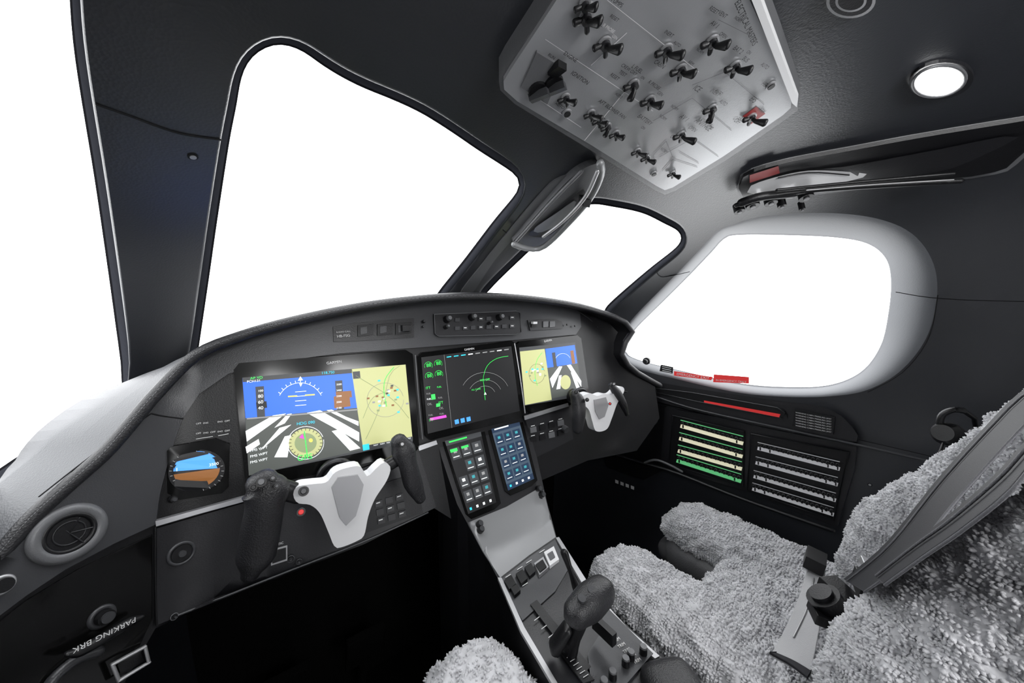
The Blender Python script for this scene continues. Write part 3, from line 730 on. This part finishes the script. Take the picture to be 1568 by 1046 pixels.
for i in range(8): mb.poly(quad((858+i*5,995+i*6),(866+i*5,990+i*6),1.0),C(.0085),LBL)
for i in range(5): mb.text('TRIM',(940+i*8,985+i*8),(950+i*8,979+i*8),C(.006),LBL)
def at(u,v,z):
    d=ray(u,v); return d*(z/d.z)
k1=at(883,938,-.44);k2=at(920,906,-.44)
mb.loft([k1,k1.lerp(k2,.5),k2],[(.019,.019),(.023,.024),(.021,.022)],LEA,up=(0,0,1),seg=24,pw=2.6,res=8)
kb=at(868,990,-.535)
mb.loft([at(895,940,-.46),at(880,965,-.50),kb],[(.012,.010),(.008,.014),(.012,.02)],BLK,up=(0,1,0),res=8)
mb.loft([at(868,962,-.49),at(850,990,-.52)],[(.012,.007),(.014,.009)],BLK,up=(0,0,1),seg=12,pw=3)
mb.box(at(925,965,-.51),(.010,.04,.02),BLK)
for z,(u,v) in((-.45,(890,918)),(-.44,(905,905))): mb.cyl(at(u,v,-.42),(0,-.3,1),.006,.004,GREY)
mb.loft([at(864,846,-.44),at(874,875,-.47),at(884,905,-.51)],[(.006,.009),(.004,.006),(.006,.01)],BLK,up=(0,1,0),res=8)
for u,v in((938,1038),(966,1008),(958,1018),(985,1000),(925,1052)):
    p=cast(u,v,C(.006)); mb.cyl(p,(0,0,1),.006,.010,BLK); mb.cyl(p+V3((0,0,.010)),(0,0,1),.005,.003,GREYM)
mb.loft([at(1020,1035,-.55),at(1060,1100,-.55)],[(.04,.02)]*2,LEA,up=(0,0,1),seg=20,pw=3)
mb.build(.001,2)
# ---------------------------------------------------------------- control yokes
def yoke(name,white,inl,gl,gr,yp,links,extra):
    mb=MB(name); f=PY(yp,.15,-.3)
    mb.patch(white,f,WHT,ext=(0,.022,0),step=14,sub=80,smooth=False)
    mb.patch(inl,PY(yp-.003,.15,-.3),SATIN,ext=(0,.004,0),step=14,smooth=False)
    for path,rad in(gl,gr):
        mb.loft([cast(u,v,PY(yp+dy,.15,-.3)) for u,v,dy in path],rad,LEA,up=(0,-1,.1),seg=22,pw=2.5,res=22)
    for a,b,r in links:
        mb.loft([cast(*a,PY(yp+.012,.15,-.3)),cast(*b,PY(yp+.012,.15,-.3))],[(r,r*.8)]*2,BLK,up=(0,-1,.1),seg=14,pw=2.6)
    for u,v,r,m in extra:
        p=cast(u,v,PY(yp-.02,.15,-.3)); d=(-p).normalized(); mb.cyl(p-d*.01,d,r,.016,BLK,r2=r*.9); mb.cyl(p+d*.006,d,r*.6,.004,m,r2=r*.45)
    c=sum((cast(u,v,f) for u,v in white),V3((0,0,0)))/len(white)
    mb.cyl(c+V3((0,.02,0)),(0,1,.0),.022,.665-c.y,BLK,24); mb.ring(c+V3((0,.655-c.y,0)),(0,1,0),.026,.006,DKG)
    mb.build(.003,3)
yoke('control_yoke',
 [(449,757),(456,745),(480,741),(500,738),(512,724),(528,717),(551,714),(562,729),(576,717),(588,708),(598,716),(592,736),(574,764),(564,790),(558,818),(549,827),(522,838),(512,836),(503,815),(490,786),(475,773),(456,770)],
 [(508,746),(518,731),(548,727),(557,742),(551,770),(545,790),(530,805),(520,792),(513,765)],
 ([(402,738,0),(408,752,0),(406,775,0),(400,810,.004),(393,848,.01),(384,876,.014)],[(.020,.016),(.028,.020),(.023,.020),(.024,.020),(.024,.020),(.012,.012)]),
 ([(611,676,0),(618,690,0),(625,712,.0),(632,738,.005),(643,762,.012)],[(.014,.013),(.020,.016),(.015,.014),(.016,.014),(.010,.010)]),
 .57,[((420,745),(458,756),.014),((592,713),(614,700),.011)],
 [(465,752,.007,GREY),(461,784,.006,RED),(400,738,.007,GREYM),(388,746,.005,BLK),(616,680,.005,SATIN),(418,732,.004,GREYM),(424,744,.004,GREY)])
yoke('control_yoke',
 [(891,608),(903,602),(914,606),(925,603),(938,604),(950,592),(956,598),(945,618),(937,640),(929,657),(913,660),(907,645),(902,628),(893,618)],
 [(910,612),(928,608),(932,620),(926,638),(918,642),(912,630)],
 ([(880,604,0),(885,616,0),(886,634,0),(884,656,.01)],[(.012,.012),(.018,.015),(.017,.015),(.013,.013)]),
 ([(936,590,0),(945,602,0),(953,616,0),(960,634,.01)],[(.008,.008),(.012,.011),(.010,.010),(.006,.006)]),
 .57,[((884,610),(896,610),.011),((950,596),(944,598),.009)],
 [(899,612,.005,GREY),(934,618,.004,RED),(940,588,.005,SATIN),(882,600,.005,GREY)])
# ---------------------------------------------------------------- right side console / wall fittings
mb=MB('side_console')
mb.patch([(985,583),(1060,594),(1180,612),(1255,622),(1292,640),(1315,674),(1270,672),(1180,655),(1060,628),(1000,612),(985,600)],SH(.03),DKG,ext=(.02,0,-.01),step=30,sub=60)
mb.patch([(1003,594),(1060,601),(1190,624),(1203,632),(1196,640),(1060,613),(1006,601)],SH(.034),BLK,step=30,sub=40)
mb.tpx([(1003,594),(1060,601),(1190,624),(1203,632),(1196,640),(1060,613),(1006,601),(1003,594)],SH(.035),.0014,GREY)
mb.tpx([(985,600),(1060,625),(1180,652),(1290,676),(1432,708)],SH(.034),.003,GREY,20)
mb.poly([(1078,613),(1195,634),(1193,639),(1078,617)],SH(.036),RED)
mb.poly([(1032,568),(1092,577),(1089,582),(1032,575)],SH(.016),RED); mb.poly([(1093,573),(1147,577),(1147,587),(1092,585)],SH(.016),RED)
mb.text('IN EMERGENCY ONLY',(1096,583),(1143,586),SH(.017),LBL); mb.text('EMERGENCY EXIT',(1036,574),(1086,581),SH(.017),LBL)
mb.poly([(1012,558),(1031,562),(1030,572),(1010,568)],SH(.016),BLK); 
for i in range(3): mb.poly(quad((1014,561+i*3),(1028,564+i*3),.9),SH(.017),LBL)
mb.poly([(1217,626),(1279,638),(1276,665),(1213,652)],SH(.036),BLK,ext=(.004,0,0))
for i in range(6): mb.text('WARNING CABIN PRESSURE LIMIT',(1218,632+i*4),(1273,642.5+i*4),SH(.038),LBL)
for u,v,r in((991,552,.012),(983,588,.009)):
    p=cast(u,v,SH(.01)); n=grad(p,s0); mb.cyl(p,n,r,.010,BLK); mb.cyl(p+n*.010,n,r*.7,.012,LEA,r2=r*.6)
p=cast(997,641,SH(.02)); n=grad(p,s0); mb.ring(p,n,.018,.004,GREY); mb.cyl(p,n,.015,.008,BLK); mb.ring(p+n*.006,n,.008,.003,SATIN)
mb.patch([(905,640),(960,610),(1020,622),(1025,715),(985,735),(930,715)],SH(.012),BLK,step=30)
mb.tpx([(925,690),(975,706),(1030,722),(1140,765),(1275,812)],SH(.03),.005,DKG,20)
for i in range(4): 
    mb.poly([(942+i*8,734+i*3),(947+i*8,736+i*3),(947+i*8,741+i*3),(942+i*8,739+i*3)],SH(.06),LBL)
mb.tpx([(988,708),(1005,704),(1030,714),(1044,722)],SH(.05),.004,GREYM,10)
mb.build(.001,1)
mb=MB('circuit_breaker_panel')
mb.patch([(1018,624),(1030,626),(1150,648),(1312,680),(1308,720),(1282,806),(1272,804),(1150,754),(1016,714),(1012,700)],SH(.014),DKG,ext=(.012,0,0),step=40)
fr=[(1030,636),(1140,660),(1138,745),(1024,710)]; fr2=[(1150,664),(1300,692),(1276,796),(1144,750)]
for q in(fr,fr2):
    mb.patch(q,SH(.017),BLK,step=40); mb.tpx(q+[q[0]],SH(.019),.002,DKG)
def cbrow(a,b,n,m,m2):
    mb.poly(quad(a,b,5.5),SH(.020),m)
    mb.poly(quad((a[0],a[1]-9),(b[0],b[1]-11),1.2),SH(.020),m2)
    for i in range(n):
        t=(i+.5)/n; u=a[0]+(b[0]-a[0])*t;v=a[1]+(b[1]-a[1])*t
        p=cast(u,v-6,SH(.017)); nn=grad(p,s0); mb.cyl(p,nn,.0036,.004,GREYM,8); mb.cyl(p+nn*.004,nn,.0028,.008,BLK,8)
        if i%2==0: mb.poly([(u-.8,v-2.5),(u+1.6,v-2.2),(u+1.6,v+2.6),(u-.8,v+2.2)],SH(.0206),BLK)
for a,b,m in(((1042,652),(1138,679),E_CBC),((1040,671),(1137,699),E_CBC),((1038,690),(1136,718),E_CBC),((1036,705),(1135,737),E_CBG)): cbrow(a,b,14,m,E_CBG)
for a,b in(((1160,686),(1286,718)),((1157,708),(1283,742)),((1154,729),(1280,766)),((1152,748),(1277,788))): cbrow(a,b,17,E_CBW,LBL)
mb.build()
# ---------------------------------------------------------------- seats
def fluff(ob,ntuft,rng,ln=.0048,rad=.0026):
    dg=bpy.context.evaluated_depsgraph_get(); me=bpy.data.meshes.new_from_object(ob.evaluated_get(dg))
    ob.modifiers.clear(); ob.data=me; me.materials.clear(); me.materials.append(FLE)
    for p in me.polygons: p.use_smooth=True
    cum=[];s=0
    for p in me.polygons: s+=p.area; cum.append(s)
    V=[];Fc=[]; idx=rng.choices(range(len(me.polygons)),cum_weights=cum,k=ntuft)
    vs=me.vertices
    for i in idx:
        p=me.polygons[i]; w=[rng.random() for _ in p.vertices]; sw=sum(w)
        c=V3((0,0,0))
        for q,k in zip(p.vertices,w): c+=vs[q].co*(k/sw)
        n=p.normal
        nz=noise.noise_vector(c*60)
        d1=(n*1.0+nz*1.0).normalized()
        a=n.orthogonal().normalized(); b=n.cross(a); L=ln*rng.uniform(.5,1.2); r=rad*rng.uniform(.7,1.15); o=len(V)
        m_=c+d1*L*.6; tp=m_+d1*L*.4
        ph=rng.random()*6
        for k in range(4):
            q=1.5708*k+ph; V.append(c-n*.0015+a*r*math.cos(q)+b*r*math.sin(q))
        for k in range(4):
            q=1.5708*k+ph+.3; V.append(m_+a*r*.8*math.cos(q)+b*r*.8*math.sin(q))
        V.append(tp)
        for k in range(4):
            k2=(k+1)%4; Fc.append((o+k,o+k2,o+4+k2,o+4+k)); Fc.append((o+4+k,o+4+k2,o+8))
    m2=bpy.data.meshes.new('tufts'); m2.from_pydata([tuple(v) for v in V],[],Fc)
    import bmesh
    bm=bmesh.new(); bm.from_mesh(me); bm.from_mesh(m2); bm.to_mesh(me); bm.free()
    me.materials.clear(); me.materials.append(FLE)
    for p in me.polygons: p.use_smooth=True
    bpy.data.meshes.remove(m2)
def seat(cx,back,ntuft,parts_name='pilot_seat'):
    root=bpy.data.objects.new(parts_name,None); bpy.context.scene.collection.objects.link(root); root.location=V3((cx,.1,-1.1))+OFF
    def adopt(o,nm):
        o.name=nm; o.parent=root; o.matrix_parent_inverse=Matrix.Translation(-root.location)
    b=back
    mb=MB('sheepskin_cover')
    for sx in(-1,1):
        x=cx+sx*.150; s2=0 if sx>0 else -.040
        mb.loft([(x,.06+b,-.605),(x,.28,-.600),(x,.42,-.603),(x*1.0,.455,-.612)],[(.078,.050),(.078,.055),(.076,.052),(.068,.042)],FLE,up=(0,0,1),pw=2.4,res=14,seg=24)
        xb=cx+sx*.178
        mb.loft([(xb,.09+b+s2,-.53),(xb,.060+b+s2,-.42),(xb,-.015+b+s2*.6,-.30),(xb-sx*.005,-.09+b+s2*.3,-.15),(xb-sx*.03,-.125+b,-.02),(xb-sx*.05,-.15+b,.06)],[(.056,.054),(.060,.060),(.060,.056),(.058,.050),(.050,.045),(.045,.04)],FLE,up=(0,1,0),pw=2.2,res=22,seg=24)
    mb.loft([(cx,.06+b,-.61),(cx,.18,-.607),(cx,.28,-.612)],[(.20,.045),(.20,.045),(.17,.04)],FLE,up=(0,0,1),pw=3,res=8,seg=28)
    mb.loft([(cx,.02+b,-.60),(cx,-.03+b,-.42),(cx,-.10+b,-.27),(cx,-.16+b,-.08),(cx,-.19+b,.06)],[(.19,.04),(.19,.045),(.19,.045),(.17,.04),(.14,.035)],FLE,up=(0,1,0),pw=3,res=14,seg=28)
    ob=mb.build()
    m=ob.modifiers.new('r','REMESH'); m.mode='VOXEL'; m.voxel_size=.0055
    m=ob.modifiers.new('s','SMOOTH'); m.iterations=7; m.factor=.6
    tx=bpy.data.textures.new('wool','CLOUDS'); tx.noise_scale=.022; tx.noise_depth=1
    m=ob.modifiers.new('d','DISPLACE'); m.texture=tx; m.strength=.020; m.mid_level=.5; m.texture_coords='LOCAL'
    fluff(ob,ntuft,random.Random(5)); adopt(ob,'sheepskin_cover')
    mb=MB('seat_shell')
    for sx in(-1,1):
        x=cx+sx*.150
        mb.loft([(x,.0+b,-.675),(x,.28,-.672),(x,.43,-.675),(x,.465,-.68)],[(.092,.055),(.092,.055),(.086,.05),(.07,.038)],SLEA,up=(0,0,1),pw=3,res=12,seg=24)
    mb.loft([(cx,.0+b,-.68),(cx,.27,-.68)],[(.22,.05),(.21,.045)],SLEA,up=(0,0,1),pw=4,seg=28)
    mb.loft([(cx,-.03+b,-.66),(cx,-.05+b,-.50),(cx,-.09+b,-.36),(cx,-.17+b,-.12),(cx,-.22+b,.06)],[(.235,.06),(.25,.07),(.25,.065),(.23,.05),(.16,.04)],SLEA,up=(0,1,0),pw=3.2,res=16,seg=32)
    mb.loft([(cx-.06,-.21+b,.10),(cx+.06,-.21+b,.10)],[(.045,.06)]*2,SLEA,up=(0,0,1),pw=3,seg=20)
    mb.box((cx,.16+b/2,-.76),(.34,.34,.08),DKG)
    mb.box((cx,.16+b/2,-.93),(.20,.26,.30),BLK)
    for sx in(-1,1): mb.box((cx+sx*.13,.14+b/2,-1.085),(.035,.52,.03),DKG)
    mb.box((cx,.14+b/2,-1.07),(.30,.24,.03),DKG)
    o=mb.build(.008,3); adopt(o,'seat_shell')
    return root,adopt
root,adopt=seat(.775,0,130000)
def BPf(o): return lambda p: (p.y-(.119-.387*(p.z+.5)+o))
mb=MB('harness')
L1=[(1640,556,1640,600),(1568,600,1590,636),(1520,646,1548,678),(1440,733,1470,765),(1360,832,1395,856),(1294,888,1326,908)]
mb.ribbon(L1,BPf(.006),BELT,n=22)
L2=[(1640,640,1640,672),(1590,664,1600,694),(1530,728,1548,756),(1455,793,1474,815),(1400,833,1418,853),(1340,880,1356,897)]
mb.ribbon(L2,BPf(.012),BELT,n=22)
for L in(L1,L2):
    for s_ in(0,2): 
        k=.08 if s_==0 else .92
        mb.tpx([(q[0]+(q[2]-q[0])*k,q[1]+(q[3]-q[1])*k) for q in L],BPf(.010 if L is L1 else .016),.0010,BELTE,22)
mb.ribbon([(1236,872,1264,876),(1222,918,1258,940),(1200,968,1250,990),(1180,1004,1240,1036)],PZ(-.51),BELTL,n=12,th=.003)
mb.tpx([(1246,885),(1236,930),(1215,975)],PZ(-.506),.0012,SATIN,8)
mb.ribbon([(1178,1002,1188,1002),(1210,1020,1215,1014),(1236,1040,1242,1030)],PZ(-.504),BELT,n=8,th=.004)
def bx(u,v,z,d,m,rz=0):
    a=math.radians(rz); mb.box(at(u,v,z),d,m,(V3((math.cos(a),math.sin(a),0)),V3((-math.sin(a),math.cos(a),.15)).normalized(),V3((0,-.15,1)).normalized()))
c=at(1272,928,-.445)
mb.cyl(c,(-.3,.5,.8),.022,.018,BLK,24); mb.cyl(c+V3((-.3,.5,.8)).normalized()*.018,(-.3,.5,.8),.015,.006,DKG,24)
bx(1262,942,-.455,(.035,.03,.016),BLK,30); bx(1285,905,-.43,(.03,.04,.014),BLK,-30); bx(1248,858,-.49,(.045,.03,.025),BLK,10); bx(1318,893,-.40,(.045,.010,.024),BLK,20)
bx(1328,870,-.385,(.045,.008,.010),SATIN,20)
o=mb.build(.001,2); adopt(o,'harness')
mb=MB('headset')
pc=[cast(u,v,SH(.14)) for u,v in((1450,664),(1440,650),(1442,636),(1456,628),(1474,628))]
mb.loft(pc,[(.006,.005)]*5,BLK,up=(0,-1,.2),res=14,seg=12)
p=pc[0]; n=V3((-.8,.3,.2)).normalized()
for q,rr in((pc[0],.021),(pc[0]+V3((.02,-.04,.0)),.020)):
    mb.cyl(q-n*.010,n,rr*.92,.012,LEA,28,r2=rr); mb.cyl(q+n*.002,n,rr,.012,BLK,28,r2=rr*.7); mb.ring(q-n*.008,n,rr*.75,.006,LEA)
mb.tube([pc[0],cast(1440,690,SH(.16)),cast(1432,704,SH(.16))],.002,BLK)
mb.tube([pc[-1],cast(1492,640,SH(.10)),cast(1500,690,SH(.03)),cast(1500,700,SH(-.002))],.004,BLK)
mb.build(.001,2)
seat(.085,-.28,40000)
# ---------------------------------------------------------------- world, added fill lights, camera
sc=bpy.context.scene
w=bpy.data.worlds.new('overcast'); sc.world=w; w.use_nodes=True
bg=w.node_tree.nodes['Background']; bg.inputs[0].default_value=(.97,.985,1,1); bg.inputs[1].default_value=5.0
def area(name,loc,tgt,size,e,col=(1,1,1)):
    l=bpy.data.lights.new(name,'AREA'); l.size=size; l.energy=e; l.color=col
    o=bpy.data.objects.new(name,l); sc.collection.objects.link(o); o.location=V3(loc)+OFF
    o.rotation_euler=(V3(tgt)-V3(loc)).to_track_quat('-Z','Y').to_euler()
area('seat_fill',(.38,-.60,.24),(.80,.10,-.5),.30,6)  # added unseen fill light, brightens the right seat
area('seat_fill_aft',(.02,-.50,.20),(.70,-.02,-.45),.25,3)  # second added fill, lifts the seat's near bolster
cam=bpy.data.cameras.new('camera'); cam.sensor_width=36; cam.lens=FPX/1568*36; cam.clip_start=.01
co=bpy.data.objects.new('camera',cam); sc.collection.objects.link(co)
M=Matrix((R,U,-F)).transposed().to_4x4(); M.translation=OFF; co.matrix_world=M
sc.camera=co
try:
    sc.view_settings.view_transform='Standard'; sc.view_settings.look='None'
except Exception as e: print(e)
